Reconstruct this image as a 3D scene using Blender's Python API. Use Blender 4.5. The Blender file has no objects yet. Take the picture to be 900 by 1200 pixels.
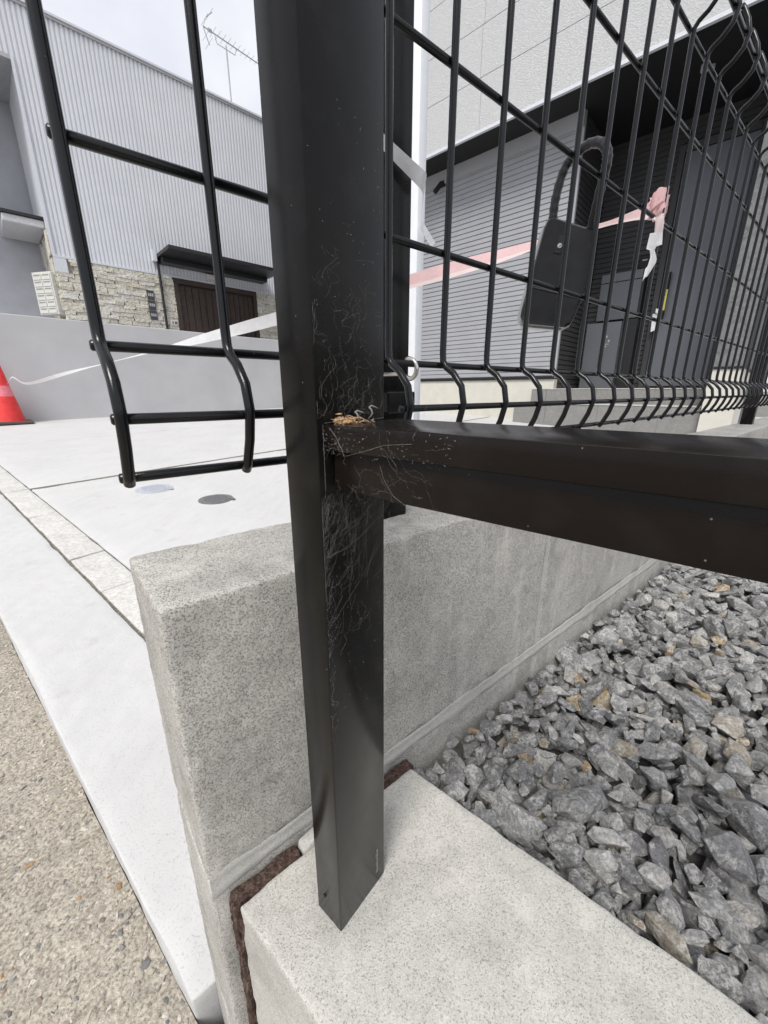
import bpy, bmesh, math, random
from mathutils import Vector, Matrix, noise
R = math.radians
random.seed(7)
scene = bpy.context.scene
col = scene.collection
EYE = 0.60                     # camera height; heights below are measured from the eye, then lifted by EYE

# ------------------------------------------------------------------ camera
cam_d = bpy.data.cameras.new('camera')
cam = bpy.data.objects.new('camera', cam_d); col.objects.link(cam)
cam_d.sensor_fit = 'AUTO'; cam_d.sensor_width = 36.0
cam_d.lens = 464 / 1200 * 36.0
cam_d.clip_start = 0.01; cam_d.clip_end = 2000
PITCH = R(17.0)
cam.location = (0, 0, EYE)
cam.rotation_euler = (R(90) - PITCH, 0, 0)
scene.camera = cam
scene.render.resolution_x = 768; scene.render.resolution_y = 1024

# ------------------------------------------------------------------ sky and sun
SUN_AZ, SUN_EL = R(-158), R(54)          # azimuth clockwise from +Y
world = bpy.data.worlds.new('World'); scene.world = world; world.use_nodes = True
wn = world.node_tree; wn.nodes.clear()
w_out = wn.nodes.new('ShaderNodeOutputWorld'); w_bg = wn.nodes.new('ShaderNodeBackground')
w_sky = wn.nodes.new('ShaderNodeTexSky'); w_sky.sky_type = 'NISHITA'; w_sky.sun_disc = False
w_sky.sun_elevation = SUN_EL; w_sky.sun_rotation = SUN_AZ
w_tc = wn.nodes.new('ShaderNodeTexCoord'); w_no = wn.nodes.new('ShaderNodeTexNoise')
w_no.inputs['Scale'].default_value = 3.2; w_no.inputs['Detail'].default_value = 5; w_no.inputs['Roughness'].default_value = .55
w_rp = wn.nodes.new('ShaderNodeValToRGB')
w_rp.color_ramp.elements[0].position = .34; w_rp.color_ramp.elements[0].color = (.72, .745, .84, 1)
w_rp.color_ramp.elements[1].position = .62; w_rp.color_ramp.elements[1].color = (.96, .96, .99, 1)
w_sc = wn.nodes.new('ShaderNodeVectorMath'); w_sc.operation = 'SCALE'; w_sc.inputs['Scale'].default_value = 6.3
w_mx = wn.nodes.new('ShaderNodeMix'); w_mx.data_type = 'RGBA'; w_mx.inputs['Factor'].default_value = .9
wn.links.new(w_tc.outputs['Generated'], w_no.inputs['Vector'])
wn.links.new(w_no.outputs['Fac'], w_rp.inputs['Fac'])
wn.links.new(w_rp.outputs['Color'], w_sc.inputs[0])
wn.links.new(w_sky.outputs['Color'], w_mx.inputs['A'])
wn.links.new(w_sc.outputs['Vector'], w_mx.inputs['B'])
wn.links.new(w_mx.outputs['Result'], w_bg.inputs['Color'])
w_bg.inputs['Strength'].default_value = .10
wn.links.new(w_bg.outputs['Background'], w_out.inputs['Surface'])

sun_d = bpy.data.lights.new('sun', 'SUN'); sun_d.energy = 1.9; sun_d.angle = R(22); sun_d.color = (1, .965, .91)
sun = bpy.data.objects.new('sun', sun_d); col.objects.link(sun)
sv = Vector((math.sin(SUN_AZ) * math.cos(SUN_EL), math.cos(SUN_AZ) * math.cos(SUN_EL), math.sin(SUN_EL)))
sun.rotation_euler = sv.to_track_quat('Z', 'Y').to_euler(); sun.location = sv * 20

vs = scene.view_settings
vs.view_transform = 'Standard'; vs.look = 'None'; vs.exposure = 0.80; vs.gamma = 1; vs.use_curve_mapping = False
scene.render.engine = 'CYCLES'

# ------------------------------------------------------------------ frames of reference
def az(a):
    a = R(a); return Vector((math.sin(a), math.cos(a), 0))
FA, FD = az(50.3), az(50.3 - 90)          # side fence and block wall: along, away from camera
SA, SM = az(-50.3), az(39.7)              # street line: along (to the left), across (to the house)
HT, HM = az(133), az(43)                  # house front: along (to the right), into the house
BA, BD = az(46.5), az(46.5 - 90)          # neighbour building: along, away
GA, GD = az(45), az(-45)                  # grey retaining wall
UP = Vector((0, 0, 1))
def frame(a, b):
    return lambda x, y, z: a * x + b * y + UP * (z + EYE)
PF, PS, PH, PB, PG = frame(FA, FD), frame(SA, SM), frame(HT, HM), frame(BA, BD), frame(GA, GD)
GRAD = az(-20) * .042
def ground(v):                             # eye-relative height of the sloping forecourt
    return -.5813 + GRAD.x * v.x + GRAD.y * v.y
def PGS(S, M, z):                          # point on the sloping ground, z above it
    v = SA * S + SM * M; return Vector((v.x, v.y, ground(v) + z + EYE))
def wallS(M, d=.2945): return (d - .184 * M) / .983      # S where the line d = const of the wall is met

# ------------------------------------------------------------------ object helpers
def setp(o, label=None, cat=None, group=None, kind=None):
    if label: o['label'] = label
    if cat: o['category'] = cat
    if group: o['group'] = group
    if kind: o['kind'] = kind
    return o
def wloc(o):
    v = Vector((0, 0, 0))
    while o: v = v + o.location; o = o.parent
    return v
def empty(name, loc, label, cat, group=None):
    o = bpy.data.objects.new(name, None); o.empty_display_size = .05; col.objects.link(o); o.location = loc
    return setp(o, label, cat, group)
def part(name, me, parent, loc=(0, 0, 0), rot=None, scale=None):
    o = bpy.data.objects.new(name, me); col.objects.link(o)
    if parent: o.parent = parent
    o.location = Vector(loc) - (wloc(parent) if parent else Vector((0, 0, 0)))
    if rot: o.rotation_euler = rot
    if scale: o.scale = scale
    return o
def bm_obj(name, bm, mat, parent=None, loc=None, smooth=False, recalc=True, angle=None):
    """bm holds world coordinates; the object origin is put at loc (default: centre of base)"""
    if recalc: bmesh.ops.recalc_face_normals(bm, faces=bm.faces[:])
    if loc is None:
        xs = [v.co for v in bm.verts]
        loc = Vector((sum(v.x for v in xs) / len(xs), sum(v.y for v in xs) / len(xs), min(v.z for v in xs)))
    for v in bm.verts: v.co = v.co - loc
    me = bpy.data.meshes.new(name); bm.to_mesh(me); bm.free()
    if isinstance(mat, (list, tuple)):
        for m in mat: me.materials.append(m)
    else: me.materials.append(mat)
    if smooth:
        for p in me.polygons: p.use_smooth = True
        if angle: me.set_sharp_from_angle(angle=R(angle))
    return part(name, me, parent, loc)
def add_box(bm, P, x, y, z, bev=0, seg=1, mi=0):
    vs_ = [bm.verts.new(P(a, b, c)) for a in x for b in y for c in z]
    fs = [bm.faces.new([vs_[i] for i in q]) for q in ((0, 1, 3, 2), (4, 6, 7, 5), (0, 4, 5, 1), (2, 3, 7, 6), (0, 2, 6, 4), (1, 5, 7, 3))]
    for f in fs: f.material_index = mi
    if bev:
        es = list({e for f in fs for e in f.edges})
        bmesh.ops.bevel(bm, geom=es, offset=bev, segments=seg, profile=.5, affect='EDGES', material=mi)
    return vs_
def box(name, P, x, y, z, mat, parent=None, bev=0, seg=1, smooth=False):
    bm = bmesh.new(); add_box(bm, P, x, y, z, bev, seg)
    return bm_obj(name, bm, mat, parent, smooth=smooth, angle=40 if smooth else None)
def add_tube(bm, pts, r, n=8, cap=True, mi=0, closed=False):
    pts = [Vector(p) for p in pts]; k = len(pts); rings = []
    rr = r if isinstance(r, (list, tuple)) else [r] * k
    prev = None
    for i, p in enumerate(pts):
        if closed: t = pts[(i + 1) % k] - pts[i - 1]
        else: t = pts[min(i + 1, k - 1)] - pts[max(i - 1, 0)]
        t.normalize()
        if prev is None:
            a = Vector((0, 0, 1)) if abs(t.z) < .9 else Vector((1, 0, 0))
            u = t.cross(a).normalized()
        else: u = (prev - t * prev.dot(t)).normalized()
        prev = u; w = t.cross(u)
        rings.append([bm.verts.new(p + (u * math.cos(2 * math.pi * j / n) + w * math.sin(2 * math.pi * j / n)) * rr[i]) for j in range(n)])
    for i in range(k if closed else k - 1):
        A, B = rings[i], rings[(i + 1) % k]
        for j in range(n):
            f = bm.faces.new((A[j], A[(j + 1) % n], B[(j + 1) % n], B[j])); f.material_index = mi
    if cap and not closed:
        bm.faces.new(rings[0][::-1]).material_index = mi; bm.faces.new(rings[-1]).material_index = mi
def add_disc(bm, P, c, r, z0, z1, n=28):
    a = [bm.verts.new(P(c[0] + r * math.cos(2 * math.pi * i / n), c[1] + r * math.sin(2 * math.pi * i / n), z0)) for i in range(n)]
    b = [bm.verts.new(P(c[0] + r * math.cos(2 * math.pi * i / n), c[1] + r * math.sin(2 * math.pi * i / n), z1)) for i in range(n)]
    bm.faces.new(b); bm.faces.new(a[::-1])
    for i in range(n): bm.faces.new((a[i], a[(i + 1) % n], b[(i + 1) % n], b[i]))
def axis_pts(lo, hi, step, r):
    n = max(1, round((hi - lo - 2 * r) / step))
    core = [lo + r + (hi - lo - 2 * r) * i / n for i in range(n + 1)]
    return [lo, lo + r * .4] + core + [hi - r * .4, hi]
def rough_box(name, P, x, y, z, mat, parent, step=.004, r=.004, amp=.0006, chip=.0025, freq=170, seed=0):
    """box of many small faces with rounded, nibbled edges and a grainy surface"""
    bm = bmesh.new()
    lo = Vector((x[0], y[0], z[0])); hi = Vector((x[1], y[1], z[1]))
    ax = [axis_pts(lo[i], hi[i], step, r) for i in range(3)]
    cache = {}
    off = Vector((seed * 3.1, seed * 1.7, seed))
    def vert(i, j, k):
        key = (i, j, k)
        if key in cache: return cache[key]
        p = Vector((ax[0][i], ax[1][j], ax[2][k]))
        near = sum(1 for q in range(3) if p[q] - lo[q] < r * 1.6 or hi[q] - p[q] < r * 1.6)
        nz = noise.noise(p * freq + off); n2 = noise.noise(p * freq * .22 + off)
        rr = r
        q = Vector([min(max(p[t], lo[t] + rr), hi[t] - rr) for t in range(3)])
        dv = p - q
        if dv.length > 1e-9: dv.normalize()
        p2 = q + dv * rr + dv * (nz * amp + n2 * amp * .6)
        if near >= 2:
            p2 = p2 - dv * max(0, n2 * 1.5 + nz * .5) * chip
        v = bm.verts.new(P(*p2)); cache[key] = v; return v
    nx, ny, nz_ = (len(a) for a in ax)
    def quad(a, b, c, d): bm.faces.new((a, b, c, d))
    for i in range(nx - 1):
        for j in range(ny - 1):
            for k in (0, nz_ - 1): quad(vert(i, j, k), vert(i + 1, j, k), vert(i + 1, j + 1, k), vert(i, j + 1, k))
    for i in range(nx - 1):
        for k in range(nz_ - 1):
            for j in (0, ny - 1): quad(vert(i, j, k), vert(i + 1, j, k), vert(i + 1, j, k + 1), vert(i, j, k + 1))
    for j in range(ny - 1):
        for k in range(nz_ - 1):
            for i in (0, nx - 1): quad(vert(i, j, k), vert(i, j + 1, k), vert(i, j + 1, k + 1), vert(i, j, k + 1))
    return bm_obj(name, bm, mat, parent, smooth=True, angle=50)

# ------------------------------------------------------------------ materials
def new_mat(name, rough=.6, spec=.5, metal=0):
    m = bpy.data.materials.new(name); m.use_nodes = True
    b = m.node_tree.nodes['Principled BSDF']
    b.inputs['Roughness'].default_value = rough; b.inputs['Specular IOR Level'].default_value = spec
    b.inputs['Metallic'].default_value = metal
    return m, m.node_tree, b
class NT:
    def __init__(s, nt): s.nt = nt; s.pos = nt.nodes.new('ShaderNodeNewGeometry').outputs['Position']
    def n(s, t, **kw):
        o = s.nt.nodes.new(t)
        for k, v in kw.items(): setattr(o, k, v)
        return o
    def link(s, a, b): s.nt.links.new(a, b)
    def noise(s, scale, detail=3, rough=.55, vec=None):
        o = s.n('ShaderNodeTexNoise'); o.inputs['Scale'].default_value = scale
        o.inputs['Detail'].default_value = detail; o.inputs['Roughness'].default_value = rough
        s.link(vec or s.pos, o.inputs['Vector']); return o.outputs['Fac']
    def voro(s, scale, feature='F1', out='Distance', vec=None):
        o = s.n('ShaderNodeTexVoronoi', feature=feature); o.inputs['Scale'].default_value = scale
        s.link(vec or s.pos, o.inputs['Vector']); return o.outputs[out]
    def ramp(s, fac, stops):
        o = s.n('ShaderNodeValToRGB'); e = o.color_ramp.elements
        while len(e) < len(stops): e.new(.5)
        for i, (p, c) in enumerate(stops):
            e[i].position = p; e[i].color = (c, c, c, 1) if isinstance(c, (int, float)) else (*c, 1)
        s.link(fac, o.inputs['Fac']); return o.outputs['Color']
    def mix(s, fac, a, b, mode='MIX'):
        o = s.n('ShaderNodeMix', data_type='RGBA', blend_type=mode)
        for k, v in (('Factor', fac), ('A', a), ('B', b)):
            if hasattr(v, 'is_linked') or hasattr(v, 'links'): s.link(v, o.inputs[k])
            elif k == 'Factor': o.inputs[k].default_value = v
            else: o.inputs[k].default_value = (*v, 1) if not isinstance(v, (int, float)) else (v, v, v, 1)
        return o.outputs['Result']
    def math(s, op, a, b=0):
        o = s.n('ShaderNodeMath', operation=op)
        for i, v in enumerate((a, b)):
            if hasattr(v, 'links'): s.link(v, o.inputs[i])
            else: o.inputs[i].default_value = v
        return o.outputs[0]
    def bump(s, b, h, strength=.5, dist=.001):
        o = s.n('ShaderNodeBump'); o.inputs['Strength'].default_value = strength; o.inputs['Distance'].default_value = dist
        s.link(h, o.inputs['Height']); s.link(o.outputs['Normal'], b.inputs['Normal'])
def plain(name, c, rough=.6, spec=.5, metal=0, var=.12, scale=40, bump=0, bscale=300):
    m, nt, b = new_mat(name, rough, spec, metal); t = NT(nt)
    f = t.noise(scale, 4)
    lo = tuple(x * (1 - var) for x in c); hi = tuple(min(1, x * (1 + var)) for x in c)
    t.link(t.ramp(f, [(.3, lo), (.7, hi)]), b.inputs['Base Color'])
    if bump: t.bump(b, t.noise(bscale, 4), bump, .001)
    return m
def concrete(name, light, dark, pores=.2, scale=500, bump=.6, patch=.12, rough=.85, streak=0):
    """cast concrete: grains of slightly different tone, a share `pores` of them dark pits"""
    m, nt, b = new_mat(name, rough, .3); t = NT(nt)
    wob = t.n('ShaderNodeTexNoise'); wob.inputs['Scale'].default_value = scale * .8; t.link(t.pos, wob.inputs['Vector'])
    vm = t.n('ShaderNodeVectorMath', operation='MULTIPLY_ADD'); vm.inputs[1].default_value = (1.1 / scale,) * 3
    t.link(wob.outputs['Color'], vm.inputs[0]); t.link(t.pos, vm.inputs[2])
    sep = t.n('ShaderNodeSeparateColor'); t.link(t.voro(scale, out='Color', vec=vm.outputs[0]), sep.inputs[0])
    g = sep.outputs[0]
    sep2 = t.n('ShaderNodeSeparateColor'); t.link(t.voro(scale * 1.9, out='Color', vec=vm.outputs[0]), sep2.inputs[0])
    g2 = sep2.outputs[0]
    big = t.noise(9, 4, .6); mid = t.noise(45, 3)
    hi = tuple(min(1, c * 1.12) for c in light); lo = tuple(c * .78 for c in light)
    base = t.ramp(g, [(max(.001, pores * .75), dark), (pores + .04, lo), (.55, light), (1, hi)])
    base = t.mix(.4, base, t.ramp(g2, [(pores * .6, tuple((x + y) / 2 for x, y in zip(dark, light))), (pores + .1, lo), (.6, light), (1, hi)]))
    base = t.mix(1.0, base, t.ramp(big, [(.3, 1 - patch), (.62, 1.0)]), 'MULTIPLY')
    base = t.mix(1.0, base, t.ramp(mid, [(.35, 1 - patch * .5), (.6, 1.0)]), 'MULTIPLY')
    if streak:                                   # pale lime bloom running down the face, and damp darker patches
        mp = t.n('ShaderNodeMapping'); mp.inputs['Scale'].default_value = (1, 1, .22); t.link(t.pos, mp.inputs['Vector'])
        s1 = t.noise(38, 4, .65, mp.outputs['Vector']); s2 = t.noise(14, 5, .65)
        base = t.mix(t.math('MULTIPLY', t.ramp(s1, [(.52, 0.0), (.72, 1.0)]), streak), base, tuple(min(1, c * 1.25) for c in light))
        base = t.mix(1.0, base, t.ramp(s2, [(.34, 1 - streak * .55), (.52, 1.0)]), 'MULTIPLY')
    t.link(base, b.inputs['Base Color'])
    h = t.math('ADD', t.ramp(g, [(pores * .8, 0.0), (pores + .15, .7), (1, 1.0)]), t.math('MULTIPLY', g2, .5))
    t.bump(b, h, bump, .0008)
    return m

M = {}
M['block'] = concrete('block_concrete', (.68, .658, .612), (.15, .14, .125), pores=.23, scale=1450, bump=1.0, patch=.12, streak=.45)
M['kerb'] = concrete('kerb_concrete', (.61, .595, .553), (.23, .22, .2), pores=.08, scale=1500, bump=.7, patch=.12, streak=.3)
M['mortar'] = concrete('mortar', (.55, .54, .51), (.33, .32, .3), pores=.08, scale=1300, bump=.4, patch=.15, streak=.2)
m, nt, b = new_mat('slab_concrete', .8, .3); t = NT(nt)
mp = t.n('ShaderNodeMapping'); mp.inputs['Rotation'].default_value = (0, 0, R(40)); mp.inputs['Scale'].default_value = (1, .16, 1); t.link(t.pos, mp.inputs['Vector'])
tr = t.noise(34, 4, .6, mp.outputs['Vector']); cl = t.noise(3.2, 5, .62); sp = t.noise(420, 3, .6); st = t.noise(11, 5, .7)
c = t.ramp(cl, [(.3, (.515, .512, .508)), (.6, (.555, .552, .55))])
c = t.mix(1, c, t.ramp(tr, [(.3, .95), (.6, 1.0)]), 'MULTIPLY')
c = t.mix(1, c, t.ramp(sp, [(.30, .72), (.44, 1.0)]), 'MULTIPLY')
c = t.mix(1, c, t.ramp(st, [(.25, (.86, .85, .82)), (.42, (1, 1, 1))]), 'MULTIPLY')
t.link(c, b.inputs['Base Color']); t.bump(b, t.math('ADD', tr, t.math('MULTIPLY', sp, .5)), .08, .0015); M['slab'] = m
M['paver'] = concrete('paver_concrete', (.60, .588, .56), (.47, .46, .43), pores=.05, scale=140, bump=.1, patch=.12)
M['jointdirt'] = plain('joint_dirt', (.16, .15, .125), .95, .2, var=.6, scale=160, bump=.5)
M['soil'] = plain('soil', (.09, .065, .045), .95, .1, var=.5, scale=120, bump=1, bscale=200)
M['gap'] = plain('gravel_earth', (.13, .126, .12), .95, .1, var=.4, scale=80, bump=1, bscale=150)
M['terrain'] = plain('terrain', (.17, .165, .15), .95, .2, var=.25, scale=3)

# brown joint filler board
m, nt, b = new_mat('joint_filler', .95, .15); t = NT(nt)
mp = t.n('ShaderNodeMapping'); mp.inputs['Scale'].default_value = (1, 1, .35); t.link(t.pos, mp.inputs['Vector'])
n1 = t.noise(420, 4, .7, mp.outputs['Vector'])
t.link(t.ramp(n1, [(.3, (.03, .02, .017)), (.5, (.085, .055, .045)), (.72, (.2, .15, .125))]), b.inputs['Base Color'])
t.bump(b, n1, 1.0, .003); M['filler'] = m

# road: tan exposed aggregate
m, nt, b = new_mat('road_aggregate', .8, .3); t = NT(nt)
n1 = t.noise(260, 4, .65); n2 = t.noise(70, 3); n3 = t.noise(7, 3)
c = t.ramp(n1, [(.3, (.15, .13, .105)), (.45, (.36, .325, .265)), (.66, (.58, .535, .46))])
c = t.mix(1, c, t.ramp(n2, [(.3, .75), (.6, 1.0)]), 'MULTIPLY'); c = t.mix(1, c, t.ramp(n3, [(.3, .85), (.6, 1.0)]), 'MULTIPLY')
t.link(c, b.inputs['Base Color']); t.bump(b, t.math('ADD', n1, n2), .9, .003); M['road'] = m
m, nt, b = new_mat('road_pebble', .7, .35); t = NT(nt)
rnd = nt.nodes['Geometry'].outputs['Random Per Island'] if 'Geometry' in nt.nodes else t.pos.node.outputs['Random Per Island']
c = t.ramp(rnd, [(0, (.42, .38, .31)), (.25, (.60, .56, .49)), (.5, (.30, .27, .23)), (.68, (.52, .47, .39)), (.84, (.24, .235, .225)), (.95, (.15, .152, .155)), (.995, (.42, .27, .14))])
c = t.mix(1, c, t.ramp(t.noise(500, 3), [(.3, .75), (.7, 1.0)]), 'MULTIPLY')
t.link(c, b.inputs['Base Color']); t.bump(b, t.noise(700, 3), .4, .0008); M['pebble'] = m

# crushed stone
m, nt, b = new_mat('crushed_stone', .72, .4); t = NT(nt)
oi = t.n('ShaderNodeObjectInfo'); rnd = t.math('FRACT', t.math('ADD', t.pos.node.outputs['Random Per Island'], t.math('MULTIPLY', oi.outputs['Random'], 7.31)))
tc = t.n('ShaderNodeTexCoord').outputs['Object']
base = t.ramp(rnd, [(0, (.155, .157, .162)), (.3, (.26, .26, .262)), (.55, (.19, .192, .197)), (.78, (.33, .328, .325)), (.90, (.42, .412, .40)), (.925, (.30, .265, .21)), (.962, (.37, .27, .145)), (.982, (.50, .49, .47))])
vein = t.noise(75, 6, .75); fine = t.noise(330, 5, .75)
base = t.mix(t.ramp(vein, [(.50, 0.0), (.58, .75), (.63, 0.0)]), base, (.56, .55, .53))
base = t.mix(1, base, t.ramp(fine, [(.3, .42), (.5, 1.0), (.7, 1.45)]), 'MULTIPLY')
t.link(base, b.inputs['Base Color'])
t.bump(b, t.math('ADD', fine, t.math('MULTIPLY', vein, 1.4)), .8, .004); M['stone'] = m

# black powder coat with fine dust specks
def coat(name, c, rough, spec, dust):
    m, nt, b = new_mat(name, rough, spec); t = NT(nt)
    f = t.noise(1400, 2); g = t.noise(60, 3)
    sp = t.voro(330)
    spk = t.math('MULTIPLY', t.ramp(sp, [(.05, 1.0), (.10, 0.0)]), t.ramp(t.noise(140, 2), [(.58, 0.0), (.66, 1.0)]))
    col_ = t.mix(t.math('MULTIPLY', spk, dust), c, (.45, .43, .4))
    col_ = t.mix(t.math('MULTIPLY', t.ramp(g, [(.5, 0.0), (.8, 1.0)]), .05 * dust), col_, (.3, .29, .27))
    t.link(col_, b.inputs['Base Color'])
    t.link(t.math('ADD', t.math('MULTIPLY', g, .14), rough - .07), b.inputs['Roughness'])
    t.bump(b, f, .12, .0004); return m
M['coat'] = coat('black_powder_coat', (.0065, .006, .0058), .2, .19, .5)
M['railcoat'] = coat('rail_powder_coat', (.0085, .006, .005), .22, .19, .4)
M['wire'] = coat('wire_coating', (.0065, .007, .008), .22, .36, .2)
M['steel'] = plain('zinc_steel', (.62, .6, .56), .32, .5, 1, var=.1)
m, nt, b = new_mat('web_silk', .6, .3); t = NT(nt)
t.link(t.ramp(t.noise(300, 2), [(.3, (.34, .33, .31)), (.7, (.6, .58, .55))]), b.inputs['Base Color'])
tp = t.n('ShaderNodeBsdfTransparent'); mx = t.n('ShaderNodeMixShader'); mx.inputs[0].default_value = .80
t.link(b.outputs[0], mx.inputs[1]); t.link(tp.outputs[0], mx.inputs[2]); t.link(mx.outputs[0], nt.nodes['Material Output'].inputs['Surface'])
M['web'] = m
M['fluff'] = plain('web_fluff', (.2, .195, .19), .8, .2)
M['straw'] = plain('dry_debris', (.5, .33, .19), .8, .2, var=.45, scale=900)
M['plasticblack'] = plain('black_plastic', (.011, .011, .012), .32, .35, var=.3, scale=90, bump=.1, bscale=900)
M['plasticgrey'] = plain('grey_cover', (.42, .44, .46), .3, .5)
M['rubber'] = plain('shackle_sleeve', (.012, .012, .013), .28, .45, var=.4, scale=300)
M['scuff'] = plain('scuff_mark', (.32, .31, .3), .7)
# tape
def tape_mat(name, c, tr):
    m, nt, b = new_mat(name, .35, .5); t = NT(nt)
    f = t.noise(30, 3)
    t.link(t.ramp(f, [(.3, tuple(x * .88 for x in c)), (.7, c)]), b.inputs['Base Color'])
    tl = t.n('ShaderNodeBsdfTranslucent'); tl.inputs['Color'].default_value = (*c, 1)
    mx = t.n('ShaderNodeMixShader'); mx.inputs[0].default_value = tr
    out = nt.nodes['Material Output']
    t.link(b.outputs[0], mx.inputs[1]); t.link(tl.outputs[0], mx.inputs[2]); t.link(mx.outputs[0], out.inputs['Surface'])
    t.bump(b, t.noise(60, 3), .5, .004); return m
M['tapepink'] = tape_mat('tape_pink', (.88, .60, .60), .45)
M['tapewhite'] = tape_mat('tape_white', (.86, .86, .87), .35)
M['tapepale'] = tape_mat('tape_pale_pink', (.87, .73, .71), .35)
M['whitepole'] = plain('white_pole', (.74, .76, .79), .35, .5, var=.04)
M['cone'] = plain('cone_red', (.68, .035, .035), .45, .5, var=.12, scale=20)
M['conemag'] = plain('cone_band', (.72, .20, .24), .4, .5)
M['conebase'] = plain('cone_base', (.09, .06, .05), .6)
M['iron'] = plain('cast_cover', (.16, .16, .165), .6, .4, 0, var=.3, scale=120, bump=.5)
M['wetpatch'] = plain('wet_patch', (.43, .45, .50), .5, .5, 0, var=.1, scale=80)
# buildings
M['bsiding'] = plain('pale_metal_siding', (.66, .675, .71), .42, .5, .0, var=.03, scale=3)
M['btrim'] = plain('pale_trim', (.62, .64, .68), .4, .5, var=.05)
M['stucco'] = plain('grey_stucco', (.48, .49, .525), .85, .2, var=.06, scale=5, bump=.4, bscale=250)
M['retain'] = plain('retaining_plaster', (.455, .455, .47), .85, .25, var=.07, scale=2.2, bump=.1, bscale=60)
M['cap'] = plain('wall_edge', (.4, .4, .4), .9)
M['blackmetal'] = plain('black_sheet', (.016, .016, .018), .4, .5, var=.2)
M['doorwood'] = plain('dark_brown_door', (.05, .034, .028), .5, .4, var=.25, scale=20)
M['meter'] = plain('meter_panel', (.05, .05, .055), .4)
M['mailwhite'] = plain('mailbox_white', (.62, .62, .58), .45)
M['mailslot'] = plain('mail_slot', (.3, .29, .25), .5)
M['soffitgrey'] = plain('pale_soffit', (.55, .55, .56), .7)
M['antenna'] = plain('antenna_alloy', (.42, .42, .43), .5, .5, .3)
# stone cladding
m, nt, b = new_mat('cladding_stone', .85, .3); t = NT(nt)
oi = t.n('ShaderNodeObjectInfo')
c = t.ramp(oi.outputs['Random'], [(0, (.66, .62, .52)), (.3, (.74, .72, .64)), (.6, (.58, .54, .45)), (.85, (.76, .74, .68)), (1, (.64, .58, .46))])
c = t.mix(1, c, t.ramp(t.noise(28, 4), [(.3, .7), (.65, 1.05)]), 'MULTIPLY')
t.link(c, b.inputs['Base Color']); t.bump(b, t.noise(40, 4), .8, .02); M['clad'] = m
M['cladback'] = plain('cladding_mortar', (.34, .31, .26), .9)
# house
M['hgrey'] = plain('grey_siding', (.33, .335, .355), .5, .4, var=.05, scale=4)
M['hdark'] = plain('charcoal_and_shaded_siding', (.05, .05, .053), .55, .4, var=.1, scale=4)  # charcoal parts, plus porch walls whose shade is put into the colour
m, nt, b = new_mat('pale_textured_panel', .85, .25); t = NT(nt)
mp = t.n('ShaderNodeMapping'); mp.inputs['Scale'].default_value = (1, 1, 2.2); t.link(t.pos, mp.inputs['Vector'])
n1 = t.noise(48, 3, .65, mp.outputs['Vector'])
t.link(t.ramp(n1, [(.3, (.515, .52, .525)), (.7, (.58, .585, .59))]), b.inputs['Base Color'])
t.bump(b, t.ramp(n1, [(.42, 0.0), (.56, 1.0)]), .45, .014); M['hpanel'] = m
M['hsoffit'] = plain('black_soffit', (.014, .014, .015), .6, .3, var=.15)
M['hplinth'] = plain('beige_plinth', (.56, .54, .48), .85, .2, var=.05, scale=8, bump=.2)
M['hwing'] = concrete('wing_wall', (.19, .19, .195), (.12, .12, .12), pores=.1, scale=40, bump=.4, patch=.15)
M['hdoor'] = plain('slate_door', (.135, .142, .165), .34, .5, var=.04, scale=2)
M['hbox'] = plain('slate_box', (.085, .09, .102), .35, .5, var=.05, scale=5)
M['black'] = plain('matt_black', (.008, .008, .009), .5, .4)
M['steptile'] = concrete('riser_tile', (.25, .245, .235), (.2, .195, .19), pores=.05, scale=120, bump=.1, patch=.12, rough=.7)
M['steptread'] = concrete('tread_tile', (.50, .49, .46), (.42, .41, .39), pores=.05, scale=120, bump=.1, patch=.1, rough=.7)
M['grout'] = plain('grout', (.5, .49, .47), .9)
M['paper'] = plain('white_film', (.72, .72, .74), .5)
M['yellow'] = plain('yellow_strip', (.6, .55, .12), .5)
M['label'] = plain('sign_plate', (.62, .6, .55), .5)

# ================================================================== SETTING
bm = bmesh.new()
q = [bm.verts.new(Vector((x, y, -.42))) for x, y in ((-700, -700), (700, -700), (700, 700), (-700, 700))]
bm.faces.new(q)
setp(bm_obj('ground', bm, M['terrain'], loc=Vector((0, 0, -.42))), 'bare earth ground reaching to the horizon', 'ground', kind='structure')

# road surface, slightly uneven
ROAD_DZ = -.030
bm = bmesh.new(); nS, nM = 90, 50
grid = []
for i in range(nS + 1):
    row = []
    for j in range(nM + 1):
        u = (i / nS) ** 1.6; S = -.55 + u * 13; v = (j / nM) ** 1.8; Mx = .0568 - v * 6
        p = PGS(S, Mx, ROAD_DZ); n_ = noise.noise(p * 6) * .003 + noise.noise(p * 40) * .0009
        if j == 0: p = p + SM * (noise.noise(Vector((S * 30, 0, 0))) * .003)
        row.append(bm.verts.new(p + UP * n_))
    grid.append(row)
for i in range(nS):
    for j in range(nM): bm.faces.new((grid[i][j], grid[i + 1][j], grid[i + 1][j + 1], grid[i][j + 1]))
road = bm_obj('road', bm, M['road'], loc=PGS(1, -.5, ROAD_DZ), smooth=True)
setp(road, 'tan exposed aggregate road surface beside the pale gutter', 'road', kind='structure')

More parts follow.
